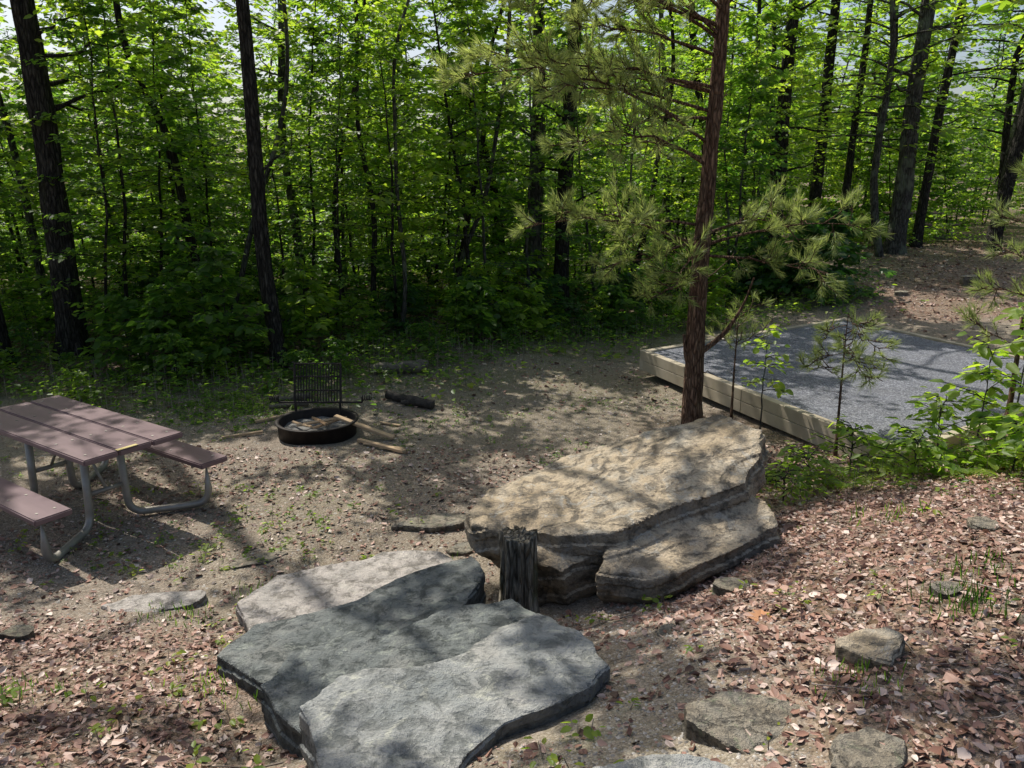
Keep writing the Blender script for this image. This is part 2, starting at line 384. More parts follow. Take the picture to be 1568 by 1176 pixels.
def flatrock(name,x,y,w,d,up,mat,seed,rot=0,n=8,th=.25,tilt=0):
    r=np.random.default_rng(seed); z=hz(x,y)+up; P=[]
    for k in range(n):
        a=-2*math.pi*(k+r.uniform(-.3,.3))/n; q=r.uniform(.8,1.15); px=math.cos(a)*w/2*q; py=math.sin(a)*d/2*q
        P.append((x+px*math.cos(rot)-py*math.sin(rot),y+px*math.sin(rot)+py*math.cos(rot),z+tilt*px))
    return slab(name,P,th,mat,seed,.006,max(.008,w/50),.9,2,w*.02)
flatrock('field_stone',1.40,2.64,.26,.22,.07,M_boulder,21,.2,tilt=.1)
flatrock('field_stone',.86,2.24,.56,.34,.02,M_stone,22,-.4,tilt=-.08)
flatrock('field_stone',1.10,2.02,.3,.2,.03,M_stone,33,.3)
flatrock('field_stone',.46,1.93,.6,.22,.06,M_stepD,23,0)
flatrock('field_stone',-2.27,4.42,.62,.30,.035,M_stepA,24,.25)
flatrock('field_stone',-2.78,3.83,.22,.14,.05,M_stone,25)
flatrock('field_stone',1.22,3.86,.24,.16,.06,M_stone,26)
flatrock('field_stone',-.60,5.68,.70,.26,.05,M_stone,27,.2)
flatrock('field_stone',-1.85,5.1,.4,.2,.02,M_stone,28,.5)
flatrock('field_stone',1.95,3.1,.2,.13,.03,M_stone,29,.5)
flatrock('field_stone',9.5,16,.5,.3,.18,M_stone,30,.5)
flatrock('field_stone',7.6,15,.35,.2,.08,M_stone,34,.5)
flatrock('field_stone',-.35,5.25,.3,.2,.03,M_stone,31,.9)
flatrock('field_stone',.55,5.95,.3,.2,.03,M_stone,32,.9)
flatrock('field_stone',.75,3.3,.14,.10,.02,M_stone,35,.9)
flatrock('field_stone',2.6,3.9,.2,.15,.03,M_stone,36,.9)
flatrock('field_stone',2.1,2.7,.18,.13,.04,M_stone,37,.2)

# stump
zs0=hz(.04,4.10)
zz=np.linspace(-.1,.585,40); a=np.arange(56)/56*2*np.pi
R=(.103+.05*np.exp(-np.maximum(zz+.02,0)/.10))[:,None]*(1+.10*np.sin(a*3+1)[None]+.05*np.sin(a*7)[None]*(1-zz[:,None]))
R=R+(vn(np.cos(a)[None]*6+0*zz[:,None],np.sin(a)[None]*6+zz[:,None]*1.5,1.6,3)-.5)*.055
mb=MB()
zt=zz[:,None]+np.where(zz[:,None]>.55,(vn(np.cos(a)[None]*2,np.sin(a)[None]*2,2,5)-.5)*.04,0)
V=np.stack([R*np.cos(a),R*np.sin(a),zt+0*R],-1).reshape(-1,3)
V=np.concatenate([V,[[0,0,.57]]]); n=56
i=np.arange(39)[:,None]*n; j=np.arange(n)[None]; k=(j+1)%n
mb.add(V,[np.stack([i+j,i+k,i+n+k,i+n+j],-1).reshape(-1,4),np.stack([np.full(n,40*n),39*n+np.arange(n),39*n+(np.arange(n)+1)%n],1)])
obj('tree_stump',mb.mesh('stump',[M_stump]),loc=(.04,4.10,zs0))

# ------------------------------------------------------------------ boxes
def bbox(name,size,loc,mat,parent=None,rot=(0,0,0),bev=.008,seg=2):
    bm=bmesh.new(); bmesh.ops.create_cube(bm,size=1)
    for q in bm.verts: q.co=Vector((q.co.x*size[0],q.co.y*size[1],q.co.z*size[2]))
    bmesh.ops.bevel(bm,geom=bm.edges[:],offset=bev,segments=seg,affect='EDGES')
    me=bpy.data.meshes.new(name); bm.to_mesh(me); bm.free(); me.materials.append(mat)
    return obj(name,me,parent,loc,rot)
def rpoly(P,r,n=7):
    P=[Vector(p) for p in P]; out=[P[0]]
    for i in range(1,len(P)-1):
        a=(P[i-1]-P[i]);b=(P[i+1]-P[i]); d=min(r,a.length*.48,b.length*.48)
        p0=P[i]+a.normalized()*d;p1=P[i]+b.normalized()*d
        for q in range(n+1):
            t=q/n; out.append(p0*(1-t)**2+P[i]*2*t*(1-t)+p1*t*t)
    out.append(P[-1]); return np.array([tuple(p) for p in out])
def picnic(name,loc,rot):
    e=empty(name,loc,rot); Lh=.96
    for k,y in enumerate((-.264,0,.264)):
        bbox('top_board_%d'%k,(2*Lh,.252,.045),(0,y,.745),M_plank,e,bev=.008)
    for k,y in enumerate((-.64,.64)):
        bbox('bench_%d'%k,(2*Lh,.255,.045),(0,y,.43),M_plank,e,bev=.008)
    mb=MB()
    for sx in (-1,1):
        for sy in (-1,1):
            P=rpoly([(sx*.44,sy*.14,.71),(sx*.44,sy*.16,.035),(sx*.80,sy*.66,.035),(sx*.80,sy*.66,.395)],.13)
            V,F=tube(P,.030,12,True); mb.add(V,F)
            V,F=tube([(sx*.80,sy*.53,.395),(sx*.80,sy*.75,.395)],.012,6,True); mb.add(V,F)
        V,F=tube([(sx*.44,-.37,.708),(sx*.44,.37,.708)],.016,8,True); mb.add(V,F)
        V,F=tube([(sx*.44,.15,.30),(sx*.44,-.15,.30)],.02,8,True); mb.add(V,F)
        V,F=tube([(sx*.44,0,.30),(sx*.1,0,.70)],.012,8,True); mb.add(V,F)
    obj('pipe_frame',mb.mesh('pipe_frame',[M_galv]),e)
    mb=MB()
    for y,z in [(-.32,.768),(-.2,.768),(-.06,.768),(.06,.768),(.2,.768),(.32,.768),(-.7,.453),(-.58,.453),(.58,.453),(.7,.453)]:
        for x in (-.85,-.44,.44,.85):
            V,F=tube([(x,y,z-.004),(x,y,z+.003)],.010,8,True); mb.add(V,F)
    obj('bolts',mb.mesh('bolts',[M_galv],False),e)
    return e
pt=picnic('picnic_table',(-3.60,5.97,.0),(0,0,math.radians(146)))
bbox('yellow_tag',(.035,.16,.004),(-.94,.06,.7700),M_tag,pt,bev=.001,seg=1)
picnic('picnic_table',(12.0,23.5,hz(12,23.5)),(0,0,.3))

# ------------------------------------------------------------------ fire ring
fx,fy=-2.12,8.0; fz=hz(fx,fy)
fr=empty('fire_ring',(fx,fy,fz)); mb=MB()
prof=[(.405,-.02),(.415,-.02),(.42,.155),(.445,.16),(.445,.17),(.405,.17),(.40,.155),(.395,-.02)]
a=np.arange(48)/48*2*np.pi
V=np.array([[r*math.cos(q),r*math.sin(q),z] for r,z in prof for q in a]); F=[]
for r in range(len(prof)-1):
    for q in range(48): F.append((r*48+q,r*48+(q+1)%48,(r+1)*48+(q+1)%48,(r+1)*48+q))
mb.add(V,np.array(F)); obj('steel_ring',mb.mesh('steel_ring',[M_steel]),fr)
mb=MB(); r_=np.linspace(0.001,.395,8); V=np.array([[r*math.cos(q),r*math.sin(q),.07+.04*mn.noise(Vector((r*math.cos(q)*8,r*math.sin(q)*8,2)))] for r in r_ for q in a]); F=[]
for r in range(7):
    for q in range(48): F.append((r*48+q,r*48+(q+1)%48,(r+1)*48+(q+1)%48,(r+1)*48+q))
mb.add(V,np.array(F)); obj('ash_bed',mb.mesh('ash_bed',[M_ash]),fr)
mb=MB()
gy0=.30; gz0=.27
def gp(u,w): return (-.06+u,gy0+.10*w/.4,gz0+w)
for k in range(17):
    u=-.25+.50*k/16; V,F=tube([gp(u,0),gp(u,.42)],.0065,6); mb.add(V,F)
for w in (.0,.13,.28,.42):
    V,F=tube([gp(-.26,w),gp(.26,w)],.010,6); mb.add(V,F)
for u in (-.26,.26):
    V,F=tube([gp(u,0),gp(u,.42)],.011,6); mb.add(V,F)
V,F=tube([(-.50,gy0,gz0),(.44,gy0,gz0)],.012,6); mb.add(V,F)
for s in (-1,1):
    V,F=tube([(-.06+s*.25,gy0,gz0),(-.06+s*.25,gy0-.01,.10)],.015,8); mb.add(V,F)
    x0=-.03+s*.47; th=np.linspace(0,8*math.pi,60)
    V,F=tube(np.stack([x0+s*.10*th/th[-1],gy0+.026*np.cos(th),gz0+.05+.026*np.sin(th)],1),.006,5); mb.add(V,F)
    V,F=tube([(x0,gy0,gz0),(x0,gy0,gz0+.06)],.009,6); mb.add(V,F)
obj('cooking_grate',mb.mesh('grate',[M_steel]),fr)
def stickmesh(segs,mat,flat=False):
    mb=MB()
    for p,q,r in segs:
        p=np.array(p,float);q=np.array(q,float); n=9
        P=p+(q-p)*np.linspace(0,1,n)[:,None]+RG.normal(0,r*.14,(n,3))
        V,F=tube(P,r*(1+RG.normal(0,.1,n)),5 if flat else 12,True); mb.add(V,F)
    return mb.mesh('wood',[mat],not flat)
obj('charred_sticks',stickmesh([((-.2,-.1,.13),(.2,.05,.16),.018),((-.1,.2,.12),(.15,-.2,.17),.02),((.0,-.2,.13),(.3,.1,.16),.015),((-.28,.05,.12),(-.02,-.18,.14),.014)],M_chip,True),fr)
g=lambda x,y,dz:(x,y,hz(x,y)+dz)
def plank(name,p,q,w,th,mat):
    p=Vector(p);q=Vector(q); d=q-p; e=bbox(name,(d.length,w,th),(p+q)/2,mat,bev=.004,seg=1)
    e.rotation_euler=d.to_track_quat('X','Z').to_euler(); return e
plank('split_firewood',(-1.92,7.98,hz(-1.9,8)+.21),(-1.26,7.78,hz(-1.3,7.8)+.03),.07,.028,M_chip)
plank('split_firewood',g(-1.62,7.72,.03),g(-1.08,7.30,.03),.05,.03,M_chip)
plank('split_firewood',g(-1.55,7.62,.025),g(-1.1,7.42,.02),.035,.02,M_chip)
plank('split_firewood',g(-2.9,8.3,.02),g(-2.55,8.55,.03),.05,.03,M_chip)
plank('split_firewood',g(-3.1,7.8,.02),g(-2.7,7.95,.03),.03,.02,M_chip)
plank('split_firewood',g(-1.5,8.35,.02),g(-1.25,8.2,.02),.03,.02,M_chip)
obj('charred_log',stickmesh([(g(-1.55,9.25,.06),g(-.95,8.85,.06),.055),(g(-1.35,9.0,.05),g(-.95,9.0,.04),.03)],M_char))
obj('charred_log',stickmesh([(g(-2.95,9.0,.05),g(-2.5,9.2,.05),.05),(g(-2.9,8.8,.03),g(-2.45,8.9,.04),.03)],M_log))
obj('fallen_log',stickmesh([(g(-1.9,10.2,.08),g(-1.15,10.3,.08),.085)],M_log))
obj('fallen_log',stickmesh([(g(-5.5,12.2,.25),g(-2.8,12.6,.15),.10),(g(-7.5,11.6,.1),g(-4.8,12.0,.5),.04)],M_log))

# ------------------------------------------------------------------ tent pad
A=np.array([1.86,10.5]);Bc=np.array([5.70,13.05]);C=np.array([7.3,9.0]);D=np.array([3.46,6.45]); PZ=.37
pad=empty('tent_pad')
n=60; uu,vv=np.meshgrid(np.linspace(.01,.99,n),np.linspace(.01,.99,n))
P=A+(Bc-A)*uu[...,None]+(D-A)*vv[...,None]
z=PZ-.03+(fbm(P[...,0],P[...,1],2,4)-.5)*.03
i=np.arange(n-1)[:,None]*n; j=np.arange(n-1)[None]
mb=MB(); mb.add(np.concatenate([P,z[...,None]],-1).reshape(-1,3),np.stack([i+j,i+j+1,i+n+j+1,i+n+j],-1).reshape(-1,4))
obj('gravel_bed',mb.mesh('gravel_bed',[M_blue]),pad)
for k,(p,q) in enumerate(((A,Bc),(Bc,C),(C,D),(D,A))):
    d=q-p; L=np.linalg.norm(d); ang=math.atan2(d[1],d[0])
    for lay in range(2):
        nseg=2
        for s in range(nseg):
            f=(s+.5)/nseg; m=p+d*f
            bbox('timber_%d_%d_%d'%(k,lay,s),(L/nseg-.006,.10,.135),(m[0],m[1],PZ-.068-.139*lay),M_wood,pad,(0,0,ang),.006,1)
    bbox('post_%d'%k,(.11,.11,.285),(p[0],p[1],PZ-.139),M_wood,pad,(0,0,ang),.008,1)

# ------------------------------------------------------------------ tree generators
def broad_mb(seed,Hh,zb,R,nb,ntw,nlf,ls,tr,prof=1.3,up0=.05,trunk=True,tw3=True,far=False,lm=1,asp=(.5,.72)):
    r=np.random.default_rng(seed); mb=MB()
    n=14; zt=np.linspace(-.15,Hh,n); wig=np.cumsum(r.normal(0,.035*Hh/6,(n,2)),0); wig-=wig[0]
    TP=np.concatenate([wig,zt[:,None]],1); TR=tr*(1-.88*np.linspace(0,1,n))
    if trunk:
        V,F=tube(TP,TR,8); mb.add(V,F,0)
    LP=[];LD=[];LN=[]
    for b in range(nb):
        f=(b+r.random())/nb; z=zb+(Hh-zb)*f
        o=np.array([np.interp(z,zt,TP[:,0]),np.interp(z,zt,TP[:,1]),z]); az=b*2.4+r.uniform(-.5,.5)
        L=R*(1-.8*f**prof)*r.uniform(.5,1.15)*(.75+.25*min(1,f*5)); el=up0+.7*f+r.uniform(-.1,.25)
        s=np.linspace(0,1,6); dr=np.array([math.cos(az),math.sin(az)])
        cz=math.sin(el)*L*s-.22*L*s**2
        bend=r.uniform(-.35,.35)*L*s**2
        P=np.stack([o[0]+dr[0]*L*math.cos(el)*s-dr[1]*bend,o[1]+dr[1]*L*math.cos(el)*s+dr[0]*bend,o[2]+cz],1)
        br=max(.006,tr*.28*(1-.6*f))
        V,F=tube(P,br*(1-.8*s),4); mb.add(V,F,0)
        for w in range(ntw):
            q=.2+.8*(w+r.random())/ntw; o2=np.array([np.interp(q,s,P[:,c]) for c in range(3)])
            sd=1 if w%2 else -1; a2=az+sd*r.uniform(.35,1.2)*(1-.7*(q>.93)); tl=L*r.uniform(.18,.42)*(1.15-.6*q)+.12
            td=np.array([math.cos(a2),math.sin(a2),r.uniform(-.15,.3)]); td/=np.linalg.norm(td)
            tp=o2+td*tl
            if tw3:
                V,F=tube([o2,o2+td*tl*.5,tp],[.006,.004,.002],3); mb.add(V,F,0)
            k=nlf; tt=(np.arange(k)+r.random(k))/k; sg=np.where(np.arange(k)%2,1,-1)
            aa=a2+sg*r.uniform(.4,1.2,k)*(tt<.92)
            LP.append(o2+td*(tl*tt)[:,None]+r.normal(0,.02,(k,3)))
            LD.append(np.stack([np.cos(aa),np.sin(aa),r.uniform(-.55,.15,k)],1))
            LN.append(np.array([0,0,1.])+r.normal(0,.42,(k,3)))
    P=np.concatenate(LP);Dd=np.concatenate(LD);N=np.concatenate(LN); k=len(P)
    L=ls*r.uniform(.55,1.25,k)
    V,F=leaves(P,Dd,N,L,L*r.uniform(asp[0],asp[1],k),.12,.12,far); mb.add(V,F,lm)
    return mb.pack()
def broad(name,*a,mats=None,**k): return broad_mb(*a,**k).mesh(name,mats)
LM=[M_bark,M_bark2,M_leaf,M_leafsun,M_leafdk]
SAP=[broad_mb(100+k,[5.2,6.5,4.4,7.2,5.8][k],[.5,.8,.3,1.0,.5][k],[1.5,1.7,1.4,1.9,1.6][k],[36,42,36,44,38][k],7,8,[.12,.115,.13,.115,.11][k],.035) for k in range(5)]
BRI=[broad_mb(200+k,6+k,1.6,2.0,36,7,9,.13,.04) for k in range(2)]
THK=[broad_mb(250+k,[3.2,4.2,5.2][k],.05,1.9,34,7,7,.19,.03,tw3=False,far=True) for k in range(3)]
FSAP=[broad_mb(270+k,[5.5,7.5][k],.4,2.0,44,6,7,.18,.04,tw3=False,far=True) for k in range(2)]
TALL=[broad_mb(300+k,13+k,3.0,3.6,58,7,7,.25,.13,prof=1.6,tw3=False,far=True) for k in range(3)]
LOW=[broad_mb(400+k,[.9,1.4,.7][k],.12,.7,15,5,6,.11,.012) for k in range(3)]
def scatter(n,fn,x0,x1,y0,y1,md,rng):
    P=[];tries=0
    while len(P)<n and tries<n*60:
        tries+=1; x=rng.uniform(x0,x1);y=rng.uniform(y0,y1)
        if not fn(x,y): continue
        if all((x-a)**2+(y-b)**2>md*md for a,b in P): P.append((x,y))
    return P
def put(dst,srcs,pts,s0,s1,leafs,rng,tl=.05):
    for x,y in pts:
        s=rng.uniform(s0,s1); m={0:int(rng.integers(2)),1:leafs[int(rng.integers(len(leafs)))]}
        dst.stamp(srcs[int(rng.integers(len(srcs)))],(x,y,hz(x,y)),rng.uniform(0,6.28),(s,s*rng.uniform(.85,1.15)),m,rng.normal(0,tl,2))
r=np.random.default_rng(5)
open_r=lambda x,y: (x>5.5 and y<24)
und=MB()
P=scatter(86,lambda x,y: y>edge(x)+1.0 and y<edge(x)+11 and not open_r(x,y) and abs(x)<.8*y+1,-17,14,9,28,1.2,r)
put(und,SAP,P,.6,1.1,[2,2,3],r,.1)
P=scatter(26,lambda x,y: y>edge(x)+.9 and y<edge(x)+8 and not open_r(x,y) and abs(x)<.8*y+1,-15,6,9,24,1.8,r)
put(und,BRI,P,.8,1.1,[3],r,.08)
P=scatter(170,lambda x,y: y>edge(x)-.1 and y<edge(x)+5 and not(x>6.5 and y<20),-13,12,9,26,.5,r)
put(und,LOW,P,.4,1.1,[2,3,4],r)
P=scatter(26,lambda x,y: y>edge(x)-.9 and y<edge(x)+.3,-7,5,9,16,.5,r)
put(und,LOW,P,.25,.6,[2,3],r)
P=scatter(60,lambda x,y: y>edge(x)+5 and abs(x)<.75*y+3 and not(x>5 and y<26),-20,20,14,32,1.5,r)
put(und,THK,P,.7,1.05,[2,3],r)
obj('forest_understory',und.mesh('forest_understory',LM))
far=MB()
P=scatter(30,lambda x,y: abs(x)<.75*y+4 and y>25 and not (x>4 and y<29),-42,46,20,54,4.2,r)
put(far,TALL,P,.65,1.0,[2,3],r)
P=scatter(60,lambda x,y: x>5 and y>25 and x<.8*y+2,5,44,24,44,1.9,r)
put(far,FSAP,P,.8,1.2,[2,3],r)
P=scatter(76,lambda x,y: abs(x)<.75*y+4 and x<10,-34,10,26,46,1.9,r)
put(far,FSAP+THK,P,.8,1.2,[2,3],r)
P=scatter(34,lambda x,y: abs(x)<.75*y+6,-75,75,48,90,5,r)
put(far,TALL+THK+FSAP,P,.9,1.3,[2,3],r)
put(far,TALL,[(9.0,19.0),(13.2,21.5),(8.0,23.5),(6.2,21),(11.5,25),(16.5,24),(15,20)],.8,1.0,[2,3],r)
obj('distant_forest',far.mesh('distant_forest',LM))

# main trunks
def bigtree(name,x,y,rad,lean=(0,0),Hh=14,mat=M_bark,seed=0,wig=.05,flare=.5):
    rr=np.random.default_rng(seed); n=90; z=np.linspace(-.3,Hh,n)
    wx=np.interp(z,np.linspace(-.3,Hh,9),np.cumsum(rr.normal(0,wig,9)));wy=np.interp(z,np.linspace(-.3,Hh,9),np.cumsum(rr.normal(0,wig,9)))
    w0x=np.interp(0,z,wx); w0y=np.interp(0,z,wy)
    k=np.convolve(np.pad(wx-w0x,6,'edge'),np.ones(13)/13,'valid'); kk=np.convolve(np.pad(wy-w0y,6,'edge'),np.ones(13)/13,'valid')
    P=np.stack([k+lean[0]*z,kk+lean[1]*z,z],1)
    R=rad*(1-.75*np.clip(z/Hh,0,1))*(1+flare*np.exp(-np.maximum(z,0)/.22))
    S=28; V,F=tube(P,R,S)
    an=np.tile(np.arange(S)/S*2*np.pi,n); zr=np.repeat(z,S)
    dsp=1+(vn(np.cos(an)*3+5,zr*1.3+np.sin(an)*3,1.6,seed)-.5)*.28
    C_=np.repeat(P,S,0); V=C_+(V-C_)*dsp[:,None]
    mb=MB(); mb.add(V,F)
    LP=[];LD=[];LN=[]
    for b in range(9):
        zb=rr.uniform(2.0,9); o=np.array([np.interp(zb,z,P[:,c]) for c in range(3)]); az=rr.uniform(0,6.28); L=rr.uniform(.6,2.0)
        s=np.linspace(0,1,7)[:,None]; d=np.array([math.cos(az),math.sin(az),rr.uniform(-.1,.5)])
        BP=o+d*L*s+rr.normal(0,.05,(7,3))*s
        V,F=tube(BP,.03*(1-.8*s[:,0])*rad/.15,6); mb.add(V,F)
        m=60; q=rr.uniform(.4,1.05,m)[:,None]; a=rr.uniform(0,6.28,m)
        LP.append(o+d*L*q+rr.normal(0,.18,(m,3))); LD.append(np.stack([np.cos(a),np.sin(a),rr.uniform(-.5,.1,m)],1)); LN.append(np.array([0,0,1.])+rr.normal(0,.4,(m,3)))
    P_=np.concatenate(LP); L=rr.uniform(.07,.13,len(P_)); V,F=leaves(P_,np.concatenate(LD),np.concatenate(LN),L,L*.62,.12,.1); mb.add(V,F,1)
    return obj(name,mb.mesh(name,[mat,M_leafsun]),None,(x,y,hz(x,y)))
bigtree('oak_tree',-6.35,10.9,.185,(.004,0),seed=1)
bigtree('oak_tree',-7.15,10.6,.10,(-.06,0),seed=2)
bigtree('oak_tree',-3.22,10.5,.105,(.02,0),seed=3,wig=.10)
bigtree('oak_tree',.45,15.1,.15,(-.01,0),seed=4,mat=M_bark2)
bigtree('oak_tree',.95,14.9,.155,(.04,0),seed=5)
bigtree('oak_tree',6.3,19,.18,(.015,0),seed=6)
bigtree('oak_tree',8.2,21.5,.16,(.02,0),seed=7)
bigtree('oak_tree',8.6,20.5,.10,(.06,0),seed=8)
bigtree('oak_tree',9.55,19.5,.22,(.02,0),seed=9,mat=M_bark2)
bigtree('oak_tree',10.6,20.5,.12,(.065,0),seed=10,wig=.12)
bigtree('oak_tree',12.3,20,.17,(.08,0),seed=11)
bigtree('oak_tree',12.9,21,.13,(.01,0),seed=12,mat=M_bark2,wig=.1)
bigtree('oak_tree',13.6,19.6,.2,(.06,0),seed=13)
bigtree('oak_tree',5.2,20,.11,(-.03,0),seed=14,wig=.12)
rr=np.random.default_rng(77)
for k,(x,y,q) in enumerate([(-1.75,11.9,.035),(-2.3,12.6,.05),(-4.6,12.2,.045),(-5.2,13.5,.08),(-.9,13.6,.045),(2.6,17,.07),(-3.9,14.5,.09),(-2.9,13.2,.04),(-7.9,13,.07),(-.2,17,.1),(3.9,18.5,.1),(-1.2,15.5,.06)]):
    bigtree('young_tree',x,y,q,(rr.normal(0,.10),0),Hh=9,seed=30+k,wig=.2,flare=.2,mat=M_bark if k%2 else M_bark2)
mb=MB(); rr=np.random.default_rng(5)
n=40; z=np.linspace(-.3,9,n); P=np.stack([.1*np.sin(z*.5),.05*np.cos(z),z],1); V,F=tube(P,.13*(1-.07*z),16); mb.add(V,F,0)
LP=[];LD=[];LN=[]
for (z0_,dx,dy,dz) in [(3.6,-4.8,-1.6,.25),(4.0,-4.4,-.4,.5),(4.2,-3.8,-2.2,.3),(3.5,-4.2,-2.4,.35),(4.8,-3.5,1.0,.8),(4.5,2,1.5,1)]:
    o=np.array([0,0,z0_]); v=np.array([dx,dy,dz]); s=np.linspace(0,1,10); BP=o+v*s[:,None]+rr.normal(0,.06,(10,3))*s[:,None]
    V,F=tube(BP,.03*(1-.85*s)+.003,6); mb.add(V,F,0)
    for k in range(28):
        q=.4+.6*(k+rr.random())/28; o2=np.array([np.interp(q,s,BP[:,c]) for c in range(3)]); a=math.atan2(dy,dx)+(1 if k%2 else -1)*rr.uniform(.3,1.2); td=np.array([math.cos(a),math.sin(a),rr.uniform(-.2,.2)]); tl=rr.uniform(.2,.6)
        V,F=tube([o2,o2+td*tl],[.005,.002],3); mb.add(V,F,0)
        m=9; aa=a+rr.uniform(-1.2,1.2,m); LP.append(o2+td*(tl*rr.random(m))[:,None]); LD.append(np.stack([np.cos(aa),np.sin(aa),rr.uniform(-.4,.1,m)],1)); LN.append(np.array([0,0,1.])+rr.normal(0,.35,(m,3)))
P_=np.concatenate(LP); L=rr.uniform(.07,.14,len(P_)); V,F=leaves(P_,np.concatenate(LD),np.concatenate(LN),L,L*.75,.12,.1); mb.add(V,F,1)
obj('maple_tree',mb.mesh('maple_tree',[M_bark2,M_leafsun]),None,(8.3,8.2,hz(8.3,8.2)))

# ------------------------------------------------------------------ pines
def needles(mb,o,d,L,r,nn,nl,w):
    t=r.random(nn)**.7; P=o+d*(L*t)[:,None]
    rv=nrm(r.normal(0,1,(nn,3))); rv=nrm(rv-(rv@d)[:,None]*d)
    sp=r.uniform(.45,1.1,nn)*(1.15-.6*t)
    N=nrm(d*1.0+rv*sp[:,None]+np.array([0,0,.12])); ln=nl*r.uniform(.7,1.15,nn)
    S=nrm(np.cross(N,r.normal(0,1,(nn,3))))*(w/2)
    V=np.stack([P-S,P+S,P+N*ln[:,None]],1).reshape(-1,3)
    mb.add(V,np.arange(nn*3).reshape(-1,3),1)
def pine(name,x,y,Hh,rad,branches,seed,nl=.11,w=.0064,nn=48,tw=8.5,spread=.42,lean=0,mat=M_pbark):
    r=np.random.default_rng(seed); mb=MB(); z0=hz(x,y)
    n=60; z=np.linspace(-.15,Hh,n); P=np.stack([lean*z+.03*np.sin(z*1.1+seed),.03*np.cos(z*.9),z],1); P[:,:2]-=P[1,:2]
    R=rad*(1-.8*np.clip(z/Hh,0,1))*(1+.35*np.exp(-np.maximum(z,0)/.15))
    V,F=tube(P,R,18); an=np.tile(np.arange(18)/18*2*np.pi,n); zr=np.repeat(z,18)
    C_=np.repeat(P,18,0); V=C_+(V-C_)*(1+(vn(np.cos(an)*3,zr*3+np.sin(an)*3,2,seed)-.5)*.25)[:,None]; mb.add(V,F,0)
    for zb,ex,ey,ez,dens in branches:
        zb_=zb-z0+r.uniform(-.12,.12); o=np.array([np.interp(zb_,z,P[:,c]) for c in range(3)]); e=np.array([ex-x,ey-y,ez-z0]); v=e-o; L=np.linalg.norm(v)
        s=np.linspace(0,1,11); side=np.cross(v,[0,0,1.])*r.uniform(-.16,.16)
        BP=o+v*s[:,None]+np.array([0,0,1.])*(np.sin(s*np.pi)*L*r.uniform(-.04,.14))[:,None]+side*np.sin(s*np.pi)[:,None]+r.normal(0,.016*L,(11,3))*s[:,None]
        V,F=tube(BP,np.maximum(rad*.17*(1-.88*s),.0035),6); mb.add(V,F,0)
        nt=int(tw*L*dens+2)
        vd=v/L
        for k in range(nt):
            q=min(1,.25+.75*(k+r.random())/nt); o2=np.array([np.interp(q,s,BP[:,c]) for c in range(3)])
            d=vd*.7+nrm(np.array([r.normal(),r.normal(),r.normal()*.8+.25]))*r.uniform(.5,1.3); d/=np.linalg.norm(d)
            tl=r.uniform(.15,spread)*(1.3-.6*q); p1=o2+d*tl*.6; d2=d+np.array([0,0,.35])+r.normal(0,.18,3); d2/=np.linalg.norm(d2); p2=p1+d2*tl*.6
            V,F=tube([o2,p1,p2],[.006,.004,.003],4); mb.add(V,F,0)
            needles(mb,p1-d*.02,nrm(p2-p1+1e-6),tl*.6+.02,r,nn,nl,w)
            for m in range(2):
                o3=o2+(p1-o2)*r.uniform(.3,1); d3=nrm(d+r.normal(0,.6,3)); l3=tl*r.uniform(.3,.6)
                V,F=tube([o3,o3+d3*l3],[.004,.003],3); mb.add(V,F,0)
                needles(mb,o3+d3*l3*.35,d3,l3*.65+.02,r,int(nn*.8),nl,w)
    for k in range(12):
        zb=r.uniform(.5,Hh*.6); o=np.array([np.interp(zb,z,P[:,c]) for c in range(3)]); az=r.uniform(0,6.28); L=r.uniform(.15,.7)*rad/.1
        s=np.linspace(0,1,6)[:,None]; d=np.array([math.cos(az),math.sin(az),r.uniform(-.1,.6)])
        V,F=tube(o+d*L*s+r.normal(0,.025,(6,3))*s,.008*(1-.7*s[:,0])*max(rad/.1,.4),5); mb.add(V,F,0)
    if rad>.08:
        P2=rpoly([(-.02,0,.75),(-.12,-.02,.95),(-.15,-.02,1.15)],.08); V,F=tube(P2,np.linspace(.045,.018,len(P2)),8,True); mb.add(V,F,0)
        P2=rpoly([(.03,0,.95),(.25,-.05,1.15),(.42,-.08,1.45),(.5,-.1,1.75)],.15); V,F=tube(P2,np.linspace(.03,.008,len(P2)),7); mb.add(V,F,0)
    return obj(name,mb.mesh(name,[mat,M_needle]),None,(x,y,z0))
br=[(3.1,-.55,7.15,3.50,1.0),(3.45,.2,7.7,3.55,1),(3.73,.55,7.25,3.95,1),(3.85,.0,7.6,4.15,1),(3.5,.45,8.5,3.75,.9),(2.85,.75,8.3,2.95,.7),(3.15,1.0,7.2,3.1,.8),(3.6,-.2,6.9,3.75,1.0),(2.7,.35,7.6,3.0,.8),(3.3,.3,6.7,3.4,.9),
    (2.0,.15,7.25,2.28,1.0),(2.15,.85,6.95,1.95,.8),(1.85,1.25,7.1,1.62,.8),(2.1,3.25,7.4,2.28,1.1),(2.0,2.85,7.05,1.85,.8),(1.9,1.5,6.95,1.80,.7),(2.3,.6,7.5,2.35,.7),
    (2.05,2.9,7.9,2.25,.9),(4.3,2.9,7.5,4.7,.7),(4.2,.9,7.1,4.6,.9),(4.5,.2,7.5,5.0,.8),(4.7,1.2,8.6,5.1,.6),(5.5,2.8,8.2,5.9,.5),(5.8,1.0,7.4,6.2,.5),(6.2,2.5,7.4,6.7,.5),(4.0,1.1,6.9,4.15,.9),(3.95,.1,7.4,4.35,1.0),(4.1,-.4,7.1,4.3,1.0)]
pine('pine_tree',1.93,7.85,7.6,.105,br,3)
P=[]
